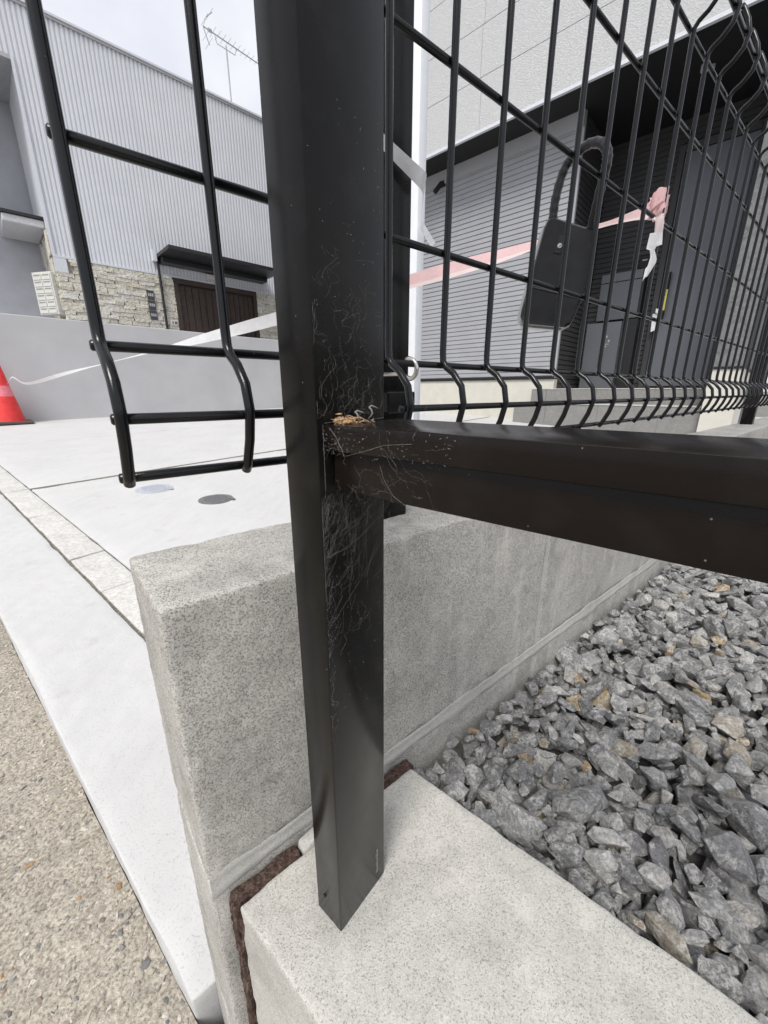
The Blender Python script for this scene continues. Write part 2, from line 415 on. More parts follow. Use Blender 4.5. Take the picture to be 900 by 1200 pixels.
def hull_mesh(seed, n=16, flat=.7):
    rd = random.Random(seed); bm = bmesh.new()
    for _ in range(n):
        v = Vector((rd.gauss(0, 1), rd.gauss(0, 1), rd.gauss(0, 1))).normalized() * rd.uniform(.82, 1.0)
        bm.verts.new((v.x * 1.0, v.y * .72, v.z * flat * .8))
    r_ = bmesh.ops.convex_hull(bm, input=bm.verts[:])
    dead = [g for g in r_['geom_interior'] if isinstance(g, bmesh.types.BMVert)]
    if dead: bmesh.ops.delete(bm, geom=dead, context='VERTS')
    bmesh.ops.recalc_face_normals(bm, faces=bm.faces[:])
    return bm
def bm_data(bm):
    bm.verts.index_update()
    vs_ = [v.co.copy() for v in bm.verts]; fs = [[v.index for v in f.verts] for f in bm.faces]
    return vs_, fs
def merged(name, items, mat, parent, loc):
    V, Fc = [], []
    for (vs_, fs), mtx in items:
        o = len(V)
        V += [(mtx @ v) - loc for v in vs_]; Fc += [[i + o for i in f] for f in fs]
    me = bpy.data.meshes.new(name); me.from_pydata(V, [], Fc); me.materials.append(mat); me.update()
    return part(name, me, parent, loc)
rd = random.Random(3)
peb = [bm_data(hull_mesh(100 + i, 12, .8)) for i in range(10)]
items = []
for _ in range(24000):
    S = -.15 + rd.random() ** 1.6 * 1.9; Mx = .0545 - rd.random() ** 1.25 * .95
    r_ = .0019 + abs(rd.gauss(0, .0017)); r_ = min(r_, .009)
    if rd.random() < .010: r_ = rd.uniform(.006, .010)
    p = PGS(S, Mx, ROAD_DZ); p.z += noise.noise(p * 6) * .003 + noise.noise(p * 40) * .0009 - r_ * rd.uniform(-.05, .3)
    mt = Matrix.Translation(p) @ Matrix.Rotation(rd.uniform(0, 6.3), 4, 'Z') @ Matrix.Rotation(rd.gauss(0, .35), 4, 'X') @ Matrix.Diagonal((r_, r_, r_ * .75, 1))
    items.append((peb[rd.randrange(10)], mt))
o = merged('aggregate', items, M['pebble'], road, wloc(road)); setp(o, kind='stuff')

# gutter apron beside the road: a cast strip with a rounded edge
def strip(name, S0fn, S1, Ms, z0, z1, mat, parent, step=.02, r=.006, amp=.0012, seed=0):
    def P(x, y, z):
        a = S0fn(y); return PGS(a + (S1 - a) * x, y, z)
    # rough_box in (fraction along, M, z) with along spacing from step
    L = S1 - S0fn(Ms[0])
    def P2(x, y, z): return P(x / L, y, z)
    return rough_box(name, P2, (0, L), Ms, (z0, z1), mat, parent, step=step, r=r, amp=amp, chip=.004, freq=40, seed=seed)
gutter = empty('gutter', PGS(1, .15, -.05), None, None); setp(gutter, 'white concrete gutter strip along the road edge', 'gutter', kind='structure')
strip('gutter_segment', lambda m_: wallS(m_, .2965), 2.62, (.057, .250), -.10, .0, M['slab'], gutter, step=.009, r=.003, amp=.0011)
strip('gutter_segment', lambda m_: 2.628, 6.6, (.057, .250), -.10, .0, M['slab'], gutter, step=.05, r=.008, seed=4)

# paver strip between the gutter and the forecourt
pav = empty('paver_strip', PGS(1, .3, -.05), None, None); setp(pav, 'narrow strip of pale stone pavers between gutter and forecourt', 'paving', kind='structure')
joints = [.255, .62, .945, 1.235, 1.535, 2.125, 2.66, 3.2, 3.75, 4.3, 4.9, 5.5, 6.0]
for i in range(len(joints) - 1):
    a, b_ = joints[i], joints[i + 1]
    if i == 0: f0 = lambda m_: wallS(m_, .2965)
    else: f0 = lambda m_, a=a: a + .003
    strip('paver', f0, b_ - .003, (.2575, .356), -.06, -.001 + rd.uniform(-.0012, .0008), M['paver'], pav, step=.02, r=.003, amp=.0008, seed=i)
bm = bmesh.new()
add_box(bm, PGS, (.2, 6.1), (.2505, .3625), (-.08, -.006))
bm_obj('joint_bed', bm, M['jointdirt'], pav)

# forecourt slabs
drive = empty('driveway', PGS(2, 2, -.05), None, None); setp(drive, 'pale concrete forecourt sloping up to the house', 'driveway', kind='structure')
def slab(S0fn, S1, Ms, seed, step=.06):
    return strip('slab', S0fn, S1, Ms, -.12, 0, M['slab'], drive, step=step, r=.005, amp=.0012, seed=seed)
slab(lambda m_: wallS(m_, .2965), 2.622, (.3605, 2.6), 1, .045)
slab(lambda m_: wallS(m_, .2965), 2.622, (2.608, 9), 5, .15)
slab(lambda m_: 2.660, 4.385, (.3605, 9), 2, .09)
slab(lambda m_: 4.393, 6.9, (.3605, 9), 3, .12)
bm = bmesh.new(); add_box(bm, PGS, (2.623, 2.659), (.3605, 9), (-.1, -.002)); bm_obj('joint_strip', bm, M['jointdirt'], drive)
bm = bmesh.new(); add_box(bm, PGS, (4.386, 4.392), (.3605, 9), (-.1, -.006)); bm_obj('joint_strip', bm, M['jointdirt'], drive)

def cover(S, Mx, r_, mat, label, name):
    e = empty(name, PGS(S, Mx, 0), label, 'cover')
    bm = bmesh.new(); add_disc(bm, PGS, (S, Mx), r_, -.01, .0035); bm_obj('rim', bm, mat, e)
    bm = bmesh.new(); add_disc(bm, PGS, (S, Mx), r_ * .84, 0, .0058)
    for k in range(-3, 4):
        w = math.sqrt(max(0, .72 - (k * .2) ** 2)) * r_ * .8
        add_box(bm, PGS, (S + k * .2 * r_ - .003, S + k * .2 * r_ + .003), (Mx - w, Mx + w), (.005, .0075))
    bm_obj('lid', bm, mat, e)
    bm = bmesh.new(); add_box(bm, PGS, (S - r_ * 1.02, S - r_ * .8), (Mx + r_ * .55, Mx + r_ * .72), (.004, .009)); bm_obj('lift_tab', bm, mat, e)
cover(1.79, .895, .078, M['iron'], 'dark round drain cover set in the pale forecourt', 'forecourt_disc')
cover(2.19, .775, .085, M['wetpatch'], 'pale bluish wet patch left of the dark cover, added as a round disc', 'forecourt_disc')  # wet stain on the slab, added in the shape of a round lid

# soil showing at the broken corner
bm = bmesh.new()
gr = [[bm.verts.new(PF(-.12 + .02 * i, .12 + .02 * j, -.655 + noise.noise(Vector((i * .7, j * .7, 3))) * .02)) for j in range(20)] for i in range(40)]
for i in range(39):
    for j in range(19): bm.faces.new((gr[i][j], gr[i + 1][j], gr[i + 1][j + 1], gr[i][j + 1]))
setp(bm_obj('soil', bm, M['soil']), 'dark soil in the broken corner beside the wall end', 'soil', kind='structure')

# ================================================================== BLOCK WALL
wall = empty('block_wall', PF(.5, .25, -.7), 'grey concrete block wall carrying the black wire fence', 'wall')
W0, W1 = .203, .293
s_edges = [.024, .412, .802] + [.802 + .4 * k for k in range(1, 9)]
courses = [(-.300, -.104), (-.504, -.310), (-.75, -.514)]
for ci, (z0, z1) in enumerate(courses):
    for k in range(len(s_edges) - 1):
        a = s_edges[k] + (.0035 if k else 0); b_ = s_edges[k + 1] - .0035
        st = (.0032 if (k == 0 and ci == 0) else .004 if k < 2 and ci < 2 else .012 if k < 4 and ci < 2 else .04)
        rough_box('block', PF, (a, b_), (W0, W1), (z0, z1), M['block'], wall, step=st, r=.0024, amp=.0006, seed=ci * 11 + k)
box('mortar_core', PF, (.026, s_edges[-1] - .01), (W0 + .0012, W1 - .0012), (-.748, -.108), M['mortar'], wall)
# smeared mortar ridge along the bed joint
bm = bmesh.new(); n_ = 420; prof = [(-.0085, -.0002), (-.006, .0009), (-.001, .0013), (.003, -.0002), (.0055, .0007), (.008, -.0003)]
rings = []
for i in range(n_ + 1):
    s = .0245 + (i / n_) ** 1.5 * 3.2; k = noise.noise(Vector((s * 60, 1, 0))); k2 = noise.noise(Vector((s * 17, 5, 0)))
    rings.append([bm.verts.new(PF(s, W0 - .0001 - pd * (1 + .8 * k) - .0006 * k2, -.305 + pz * (1 + .5 * k2) + .002 * k)) for pz, pd in prof])
for i in range(n_):
    for j in range(len(prof) - 1): bm.faces.new((rings[i][j], rings[i + 1][j], rings[i + 1][j + 1], rings[i][j + 1]))
bm_obj('mortar_joint', bm, M['mortar'], wall, smooth=True)

# ================================================================== LOW FRONT BLOCK
low = empty('low_block_wall', PS(0, .145, -.7), 'pale low concrete kerb wall in front that the black post stands on', 'wall')
KZ = -.315
def lowfn(x, y, z): return PS(wallS(y, .1900) - x, y, z)
rough_box('block', lowfn, (0, .62), (.070, .220), (-.50, KZ), M['kerb'], low, step=.0034, r=.0026, amp=.0005, chip=.002, seed=31)
rough_box('block', lowfn, (.63, 1.25), (.070, .220), (-.50, KZ), M['kerb'], low, step=.02, r=.0045, amp=.0005, seed=32)
box('footing', lowfn, (.004, 1.25), (.074, .216), (-.75, -.504), M['kerb'], low)

fil = empty('joint_filler', PF(.1, .195, -.7), 'crumbling brown filler board in the gap behind the low kerb wall', 'filler')
for (a, b_, zt, sd_) in ((.033, .082, -.3175, 1), (.150, .195, -.3185, 2)):
    rough_box('filler_board', PF, (a, b_), (.1906, .2022), (-.75, zt), M['filler'], fil, step=.0025, r=.002, amp=.0022, chip=.004, freq=260, seed=sd_)
rough_box('mortar_patch', PF, (.083, .149), (.1906, .2022), (-.5, -.3145), M['mortar'], fil, step=.003, r=.004, amp=.0014, chip=.003, freq=220, seed=5)

# ================================================================== GRAVEL
bed = empty('gravel_bed', PF(.6, -.2, -.40), None, None); setp(bed, 'grey crushed stone gravel bed beside the block wall', 'gravel', kind='structure')
bm = bmesh.new()
v4 = [PS(wallS(.218, .2), .218, -.375), PS(-1.6, .218, -.375), PS(-1.6, 5.2, -.375), PS(wallS(5.2, .2), 5.2, -.375)]
bm.faces.new([bm.verts.new(v) for v in v4]); bm_obj('bed_earth', bm, M['gap'], bed)
hull_bms = []
hulls = []
for i in range(26):
    hb = hull_mesh(i, random.Random(i).choice((11, 13, 15)), random.Random(i + 50).uniform(.62, 1.0))
    es = [e for e in hb.edges if e.calc_face_angle(0) > .35]
    bmesh.ops.bevel(hb, geom=es, offset=.028, segments=1, affect='EDGES')
    hulls.append(bm_data(hb))
    me = bpy.data.meshes.new('stone'); hb.to_mesh(me); me.materials.append(M['stone']); hb.free(); hull_bms.append(me)
def project(p):
    v = p - Vector((0, 0, EYE)); cz = v.y * math.cos(PITCH) - v.z * math.sin(PITCH)
    if cz < .02: return None
    return 450 + 464 * v.x / cz, 600 - 464 * (v.y * math.sin(PITCH) + v.z * math.cos(PITCH)) / cz, cz
rd = random.Random(12)
cells = {}
stones = []
def try_place(S, Mx, r_, zc, layer, k):
    key = (int(math.floor(S / .05)), int(math.floor(Mx / .05)))
    for dx in (-1, 0, 1):
        for dy in (-1, 0, 1):
            for (s2, m2, r2) in cells.get((layer, key[0] + dx, key[1] + dy), ()):
                if (S - s2) ** 2 + (Mx - m2) ** 2 < (k * (r_ + r2)) ** 2: return False
    cells.setdefault((layer, *key), []).append((S, Mx, r_))
    p = PS(S, Mx, zc)
    stones.append((p, r_, layer)); return True
def in_bed(S, Mx, m=.008):
    d_ = .983 * S + .184 * Mx
    return Mx > .220 + m and d_ < .203 - m
for layer, (zc, N_, k) in enumerate(((-.362, 34000, .60), (-.351, 46000, .60), (-.341, 60000, .72))):
    for _ in range(N_):
        u = rd.random(); w = rd.random()
        Mx = .225 + w ** 1.5 * 2.6; S = wallS(Mx, .2) - u ** 1.15 * (1.0 + Mx * .55)
        r_ = min(max(rd.gauss(.0128, .0046), .0065), .026)
        if not in_bed(S, Mx, r_ * .75): continue
        try_place(S, Mx, r_, zc + rd.uniform(-.005, .005), layer, k)
scored = []
for i, (p, r_, layer) in enumerate(stones):
    pr = project(p)
    if layer == 2 and pr and -10 < pr[0] < 910 and 655 < pr[1] < 1215: scored.append((r_ / pr[2], i))
scored.sort(reverse=True); single = {i for _, i in scored[:300]}
items = []
for i, (p, r_, layer) in enumerate(stones):
    h = rd.randrange(26); rot = (rd.gauss(0, .42), rd.gauss(0, .42), rd.uniform(0, 6.28)); s_ = r_ * 1.12
    sc = (s_ * rd.uniform(.9, 1.45), s_ * rd.uniform(.9, 1.1), s_ * rd.uniform(.85, 1.15))
    if i in single: part('stone', hull_bms[h], bed, p, rot, sc)
    else:
        from mathutils import Euler
        mt = Matrix.Translation(p) @ Euler(rot).to_matrix().to_4x4() @ Matrix.Diagonal((*sc, 1)); items.append((hulls[h], mt))
o = merged('loose_stones', items, M['stone'], bed, wloc(bed)); setp(o, kind='stuff')

# ================================================================== FRONT POST AND RAIL
ff = empty('front_fence', PS(.13, .123, KZ), 'black square post with a horizontal rail standing on the low kerb wall', 'fence')
PX = (.1195, .1405); PM = (.1032, .1443)
box('post', PS, PX, PM, (KZ - .01, .9), M['coat'], ff, bev=.0009, seg=2, smooth=True)
bm = bmesh.new(); add_box(bm, PS, (PX[0] - .001, PX[1] + .001), (PM[0] - .001, PM[1] + .001), (.9005, .905), .001); bm_obj('post_cap', bm, M['coat'], ff)
bm = bmesh.new(); add_tube(bm, [PS(.1335, PM[0] + .0004, -.2985), PS(.1335, PM[0] - .0002, -.2985)], .0011, 10); bm_obj('screw_hole', bm, M['black'], ff)
bm = bmesh.new(); rd = random.Random(5)
zz = -.2905                                           # faint stamped characters, stacked up the post face
for ch in range(6):
    z_ = -.305 + ch * .0036
    for (a, b_, c_, d_) in ((-.0009, -.0006, 0, .0026), (.0006, .0009, 0, .0026), (-.0006, .0006, .0011, .0014)) if ch % 2 == 0 else ((-.0006, .0008, 0, .0003), (-.0006, .0008, .0022, .0025), (.0005, .0008, .0003, .0022)):
        add_box(bm, PS, (PX[0] - .00012, PX[0] + .0002), (.1365 + a, .1365 + b_), (z_ + c_, z_ + d_))
bm_obj('stamped_mark', bm, M['scuff'], ff)
rail = empty('rail', PS(.118, .13, -.03), None, None); rail.parent = ff; rail.location = PS(.118, .13, -.03) - wloc(ff)
box('rail_cap', PS, (-1.25, .1193), (.1066, .1528), (-.0226, -.0126), M['railcoat'], rail, bev=.0006, seg=2, smooth=True)
box('rail_web', PS, (-1.25, .1172), (.1096, .1498), (-.0390, -.0227), M['railcoat'], rail, bev=.0005, seg=2, smooth=True)

# ================================================================== WIRE MESH FENCE
fence = empty('mesh_fence', PF(.4, .25, -.104), 'black wire mesh fence with folded edges on top of the block wall', 'fence')
DV = .202; RW = .00228
prof = [(.193, -.0375), (.1905, -.034), (.1848, -.022), (.1812, -.0085), (.1838, .003), (.1915, .0115), (.1985, .0158), (.2015, .020), (.202, .026)]
top = [(d_, .3665 - z_) for d_, z_ in prof][::-1]
vprof = prof + [(.202, .087), (.202, .1855), (.202, .28)] + top
P0 = .0216; PITCHW = .0499
bm = bmesh.new(); add_tube(bm, [FD * d_ + UP * z_ for d_, z_ in vprof], RW, 10)
for f in bm.faces: f.smooth = True
vme = bpy.data.meshes.new('vertical_wire'); bm.to_mesh(vme); bm.free(); vme.materials.append(M['wire'])
NW = 66
for i in range(NW):
    o = part('vertical_wire', vme, fence, FA * (P0 + PITCHW * i) + UP * EYE)
HW = [(.0175, .2066), (.087, .2068), (.1855, .2068), (.280, .2068), (.349, .2066), (-.0105, .1858), (-.0355, .1975), (.377, .1858), (.402, .1975)]
cut = .155                                   # end of the short panel, joined at the post
for z_, d_ in HW:
    for (a, b_) in ((P0 - .0030, P0 + PITCHW * 2 + .02), (P0 + PITCHW * 3 - .0045, P0 + PITCHW * (NW - 1) + .005)):
        bm = bmesh.new(); add_tube(bm, [PF(a, d_, z_), PF(a + .0006, d_, z_)] + [PF(a + (b_ - a) * k / 6, d_, z_) for k in range(1, 6)] + [PF(b_, d_, z_)], [RW * .7] + [RW * .97] * 7, 10)
        for f in bm.faces: f.smooth = True
        bm_obj('horizontal_wire', bm, M['wire'], fence)
for sp in (.1985, 1.745):
    box('fence_post', PF, (sp, sp + .0315), (.2455, .2765), (-.106, .415), M['coat'], fence, bev=.002, seg=2, smooth=True)
# zinc hook bolts that clamp the mesh to the post
for sp in (.1905, 1.755):
    for z_ in (.0155, .349):
        bm = bmesh.new()
        pts = [PF(sp + .008, .2455, z_ - .004), PF(sp + .008, .222, z_ - .004)]
        for k in range(11):
            a = math.pi * (1.0 - 1.55 * k / 10); pts.append(PF(sp + .008 - .002 * k / 10, .2085 + .0075 * math.cos(a) * -.9, z_ + .0065 + .0075 * math.sin(a)) if False else PF(sp + .008 - .0002 * k, .2105 - .0068 * math.sin(math.pi * k / 10 * 1.1), z_ - .0075 + .013 * (1 - math.cos(math.pi * k / 10 * 1.1)) / 2))
        add_tube(bm, pts, .0016, 8); bm_obj('hook_bolt', bm, M['steel'], fence, smooth=True)
for z_ in (.0155, .349):                      # bracket bars between mesh and post
    box('bracket', PF, (.200, .2285), (.236, .2453), (z_ - .032, z_ - .016), M['coat'], fence, bev=.001)

# ================================================================== SPIDER WEB AND DEBRIS ON THE POST
rd = random.Random(21)
bm = bmesh.new()
def thread(pts, r): add_tube(bm, pts, r, 3, cap=False)
def face_thread(m0, z0, m1, z1, wob, r, lift=.0005, n=13, lift2=0):
    pts = []; ph = rd.random() * 50
    for i in range(n):
        t_ = i / (n - 1)
        mm = m0 + (m1 - m0) * t_ + wob * noise.noise(Vector((ph + t_ * 1.9, 0, 0))); z_ = z0 + (z1 - z0) * t_ + wob * .7 * noise.noise(Vector((0, ph + t_ * 2.1, 0)))
        mm = min(max(mm, PM[0] + .0003), PM[1] - .0008)
        pts.append(PS(PX[0] - lift - lift2 * math.sin(math.pi * t_) - .0002 * rd.random(), mm, z_))
    thread(pts, r)
for _ in range(60):      # above the rail
    m0 = rd.uniform(PM[0] + .001, PM[1] - .006); z0 = -.012 + rd.random() ** 2.6 * .05; L = rd.uniform(.003, .016)
    face_thread(m0, z0, m0 + rd.gauss(0, .0035), z0 + L, .006, rd.choice((.000016, .000022, .000034)))
for _ in range(24):       # curls
    m0 = rd.uniform(PM[0] + .003, PM[1] - .004); z0 = -.01 + rd.random() ** 2 * .07
    face_thread(m0, z0, m0 + rd.gauss(0, .006), z0 + rd.gauss(0, .005), .008, .000026, n=12)
for _ in range(130):      # below the rail, dense
    m0 = PM[0] + .0008 + abs(rd.gauss(0, .018)); 
    if m0 > PM[1] - .002: m0 = rd.uniform(PM[0], PM[1] - .004)
    z0 = -.041 - rd.random() ** 2.2 * .07; L = rd.uniform(.003, .018)
    face_thread(m0, z0, m0 - rd.random() * .012, z0 - L, .006, rd.choice((.000016, .000022, .000034)), lift2=rd.choice((0, 0, .003)))
for _ in range(50):       # along the post arris
    z0 = -.04 - rd.random() * .13
    face_thread(PM[0] + rd.gauss(.0012, .0012), z0, PM[0] + rd.gauss(.002, .002), z0 - rd.uniform(.002, .015), .003, .000028)
for _ in range(34):       # on the front of the rail
    s0 = PX[0] - .002 - rd.random() ** 1.6 * .05; z0 = rd.uniform(-.042, -.012)
    d_ = .1094 if z0 < -.0235 else .1063
    s1 = s0 + rd.gauss(-.004, .007); z1 = z0 + rd.gauss(-.002, .007); ph = rd.random() * 40
    pts = [PS(min(PX[0] - .0006, s0 + (s1 - s0) * i / 8 + .003 * noise.noise(Vector((ph + i * .5, 2, 0)))), d_ - .0003 - .0003 * rd.random(), z0 + (z1 - z0) * i / 8 + .003 * noise.noise(Vector((0, ph + i * .5, 7)))) for i in range(9)]
    thread(pts, rd.choice((.000016, .000022, .000034)))
for _ in range(18):       # strands from the underside of the rail to the post
    s0 = PX[0] - rd.random() ** 1.5 * .03; m0 = rd.uniform(.108, .143); m1 = rd.uniform(PM[0], PM[1] - .004); z1 = -.045 - rd.random() * .06
    pts = []
    for i in range(9):
        t_ = i / 8; sag = .004 * math.sin(math.pi * t_)
        pts.append(PS(s0 + (PX[0] - .0004 - s0) * t_, m0 + (m1 - m0) * t_, -.0395 + (z1 + .0395) * t_ - sag))
    thread(pts, .00003)
# long strands on the rail front and the vertical strand at its end
thread([PS(.1190, .1060, -.0125 - .0033 * k + .0004 * math.sin(k * 2)) for k in range(9)], .00009)
thread([PS(.1155, .1060, -.0135), PS(.112, .1058, -.0165), PS(.1085, .1057, -.0215), PS(.1075, .1056, -.0238)], .00010)
thread([PS(.1065, .1057, -.0236), PS(.098, .1058, -.0212), PS(.088, .1058, -.0180), PS(.076, .1059, -.0166)], .00007)
thread([PS(.0925, .1090, -.0260), PS(.0905, .1089, -.0310), PS(.086, .1089, -.0365), PS(.0775, .1090, -.0405)], .00007)
thread([PS(.1188, .1067 + .036 * k / 8, -.0121 + .0004 * math.sin(k)) for k in range(9)], .00010)
for _ in range(260):      # caught flecks
    if rd.random() < .5: p = PS(PX[0] - .0006, rd.uniform(PM[0], PM[1] - .002), rd.uniform(-.012, .1) if rd.random() < .4 else -.042 - rd.random() ** 1.4 * .12)
    else: p = PS(PX[0] - rd.random() ** 2 * .06, .1061, rd.uniform(-.024, -.013))
    a = Vector((rd.gauss(0, 1), rd.gauss(0, 1), rd.gauss(0, 1))).normalized() * rd.uniform(.0002, .0006)
    thread([p - a, p, p + a], [.00003, .00012, .00003])
bmesh.ops.remove_doubles(bm, verts=[], dist=0)
setp(bm_obj('spider_web', bm, M['web'], recalc=False), 'dusty cobweb strands across the black post and rail joint', 'spider web', kind='stuff')
bm = bmesh.new()
for _ in range(240):
    c0 = PS(PX[0] - .0022 - abs(rd.gauss(0, .0022)), .1105 + abs(rd.gauss(0, .0055)), -.0123 + abs(rd.gauss(0, .0009)))
    d_ = Vector((rd.gauss(0, 1), rd.gauss(0, 1), rd.gauss(0, .35))).normalized() * rd.uniform(.0008, .0022)
    add_tube(bm, [c0 - d_, c0 + UP * .0003 * rd.gauss(0, 1), c0 + d_], [.00008, .00016, .00008], 4, cap=False)
for i_ in range(60):
    hv, hf = peb[rd.randrange(10)]
    c0 = PS(PX[0] - .002 - abs(rd.gauss(0, .0015)), .111 + abs(rd.gauss(0, .0045)), -.0122 + rd.random() * .0008); k = rd.uniform(.0004, .0009)
    vv = [bm.verts.new(c0 + v * k) for v in hv]
    for f in hf: bm.faces.new([vv[i] for i in f])
setp(bm_obj('debris_tuft', bm, M['straw'], recalc=False), 'small tuft of tan dry debris where the rail meets the post', 'debris')
bm = bmesh.new()
for cx, L in ((.1215, .006), (.1305, .009)):
    pts = [PS(PX[0] - .002 - .001 * math.sin(k), cx + .0006 * k + .0009 * math.sin(k * .9), -.0118 + L * .6 * math.sin(k / 9 * 2.4) + .0003 * math.sin(k * 2.3)) for k in range(10)]
    add_tube(bm, pts, [.00015 + .0003 * math.sin(math.pi * k / 9) for k in range(10)], 6)
setp(bm_obj('web_fluff', bm, M['fluff'], smooth=True, recalc=False), 'grey curls of web fluff standing on the rail top', 'web fluff')

# ================================================================== KEY BOX ON THE FENCE
KX, KY = az(112), az(22); KO = Vector((.18093, .46214, .11771 + EYE))
kb = empty('key_box', KO - UP * .055, 'black lock box hung by its sleeved shackle from the wire fence', 'key box')
ang = R(-15)
def PK(x, y, z):                                  # local: x across, y depth, z up, tilted as it hangs
    x2 = x * math.cos(ang) - z * math.sin(ang); z2 = x * math.sin(ang) + z * math.cos(ang)
    return KO + KX * x2 + KY * y + UP * z2
def PK0(x, y, z): return KO + KX * x + KY * y + UP * z
bm = bmesh.new()
out = [(-.0250, -.0478), (.0115, -.0530), (.0160, -.0505), (.0195, -.0420), (.0285, -.0130), (.0302, .0020), (.0310, .0285), (.0285, .0335), (-.0120, .0500), (-.0168, .0490), (-.0195, .0430), (-.0345, -.0330), (-.0350, -.0400), (-.0310, -.0460)]
kcx, kcz = -.003, -.003
f0 = [bm.verts.new(PK0(kcx + (x - kcx) * .93, -.0012, kcz + (z - kcz) * .955)) for x, z in out]; f1 = [bm.verts.new(PK0(x, .0025, z)) for x, z in out]; f2 = [bm.verts.new(PK0(x, .018, z)) for x, z in out]
n_ = len(out); bm.faces.new(f0); bm.faces.new(f2[::-1])
for A, B in ((f0, f1), (f1, f2)):
    for i in range(n_): bm.faces.new((A[i], A[(i + 1) % n_], B[(i + 1) % n_], B[i]))
bm_obj('body', bm, M['plasticblack'], kb)
bm = bmesh.new(); r0 = [bm.verts.new(PK0(x - .0045, .0182, z - .0008)) for x, z in out]; r1 = [bm.verts.new(PK0(x - .0055, .0300, z - .0012)) for x, z in out]
bm.faces.new(r0); bm.faces.new(r1[::-1])
for i in range(n_): bm.faces.new((r0[i], r0[(i + 1) % n_], r1[(i + 1) % n_], r1[i]))
bm_obj('rear_cover', bm, M['plasticgrey'], kb)
bm = bmesh.new()                                    # raised lip that the front shutter slides under
for (xa, za, xb, zb_) in ((-.0275, -.012, .0265, -.0285),):
    add_tube(bm, [PK0(xa, -.0013, za), PK0((xa + xb) / 2, -.0016, (za + zb_) / 2), PK0(xb, -.0013, zb_)], .0007, 6)
bm_obj('shutter_lip', bm, M['plasticblack'], kb)
kw = box('dial_window', PK, (-.0125, -.0045), (-.0022, .002), (.014, .030), M['black'], kb, bev=.0008)
bm = bmesh.new(); add_tube(bm, [PK(-.0085, -.0022, .021), PK(-.0085, -.0032, .021)], .0022, 12); add_tube(bm, [PK(-.0097, -.0032, .0195), PK(-.0072, -.0036, .0225)], .0005, 5)
bm_obj('dial', bm, M['plasticgrey'], kw)
bm = bmesh.new(); rd = random.Random(9)
for _ in range(34):
    x = .010 + rd.gauss(0, .0022); z = rd.gauss(.004, .008); a = rd.uniform(0, 3.1); L = rd.uniform(.0004, .0016)
    add_tube(bm, [PK(x, -.0007, z), PK(x + L * math.cos(a), -.0007, z + L * math.sin(a))], .00016, 4)
bm_obj('scuff', bm, M['scuff'], kb)
bm = bmesh.new()
sh = [(-.0128, .008, .038), (-.0124, .008, .051), (-.0118, .008, .0675), (-.0075, .007, .0884), (-.0005, .005, .0987), (.0129, -.003, .1029), (.0235, -.012, .0975), (.0285, -.0165, .0885), (.0293, -.0165, .0783), (.0273, -.010, .0616), (.0255, .002, .0450), (.0235, .008, .0300)]
fine_ = []
for i in range(len(sh) - 1):
    for k in range(8):
        t_ = k / 8; p = [Vector(sh[max(0, min(len(sh) - 1, j))]) for j in (i - 1, i, i + 1, i + 2)]
        v = .5 * ((2 * p[1]) + (-p[0] + p[2]) * t_ + (2 * p[0] - 5 * p[1] + 4 * p[2] - p[3]) * t_ ** 2 + (-p[0] + 3 * p[1] - 3 * p[2] + p[3]) * t_ ** 3)
        fine_.append(PK0(*v))
add_tube(bm, fine_, [.0041 + (.0005 if i % 4 == 0 else 0) for i in range(len(fine_))], 14)
bm_obj('shackle', bm, M['rubber'], kb, smooth=True)

# ================================================================== WHITE POLE, TAPES, CONE
PX0 = Vector((.0815, 1.18, 0))
bm = bmesh.new(); zb = ground(PX0) + EYE
hw = .0165
for dz0, dz1 in ((zb - .02, 1.95),):
    vs_ = []
    add_box(bm, lambda x, y, z: PX0 + SA * x + SM * y + UP * z, (-hw, hw), (-hw, hw), (dz0, dz1), .003, 2)
setp(bm_obj('white_pole', bm, M['whitepole'], smooth=True, angle=40), 'slim white pole standing behind the black fence post', 'pole')

def ribbon(name, ctr, width, mats, pick, label, twist=lambda t_: 0, side=UP, nseg=90, rows=4, crumple=.006):
    bm = bmesh.new(); rings = []
    for i in range(nseg + 1):
        t_ = i / nseg; p = ctr(t_); q = ctr(min(1, t_ + .01)) - ctr(max(0, t_ - .01)); q.normalize()
        u = (side - q * side.dot(q)).normalized(); w = q.cross(u); a = twist(t_)
        d_ = u * math.cos(a) + w * math.sin(a); nrm = q.cross(d_); wd = width(t_)
        rings.append([bm.verts.new(p + d_ * wd * (j / rows - .5) + nrm * crumple * wd * 20 * noise.noise(Vector((t_ * 26, j * .8, 3))) * .35) for j in range(rows + 1)])
    for i in range(nseg):
        for j in range(rows):
            f = bm.faces.new((rings[i][j], rings[i + 1][j], rings[i + 1][j + 1], rings[i][j + 1])); f.material_index = pick((i + .5) / nseg, (j + .5) / rows)
    return setp(bm_obj(name, bm, mats, smooth=True, recalc=False), label, 'tape')
CONE = PGS(6.02, .80, 0)
T0 = PF(.563, .2095, .1945); T1 = CONE + UP * .40 + FA * .05
def tape_c(t_):
    p = T0.lerp(T1, t_ ** 2.2)
    d_ = t_ ** 2.2
    return p + UP * (-.02 * math.sin(math.pi * t_ ** 1.4) - .02 * math.exp(-((d_ - .72) / .16) ** 2) + .07 * math.exp(-((d_ - .90) / .07) ** 2))
def tape_pick(t_, v):
    d_ = t_ ** 2.2 * 6.9
    if d_ < .75: return 0 if (v > .3) else 2
    return 1 if int(d_ / 1.4) % 2 == 0 or d_ < 4 else 1
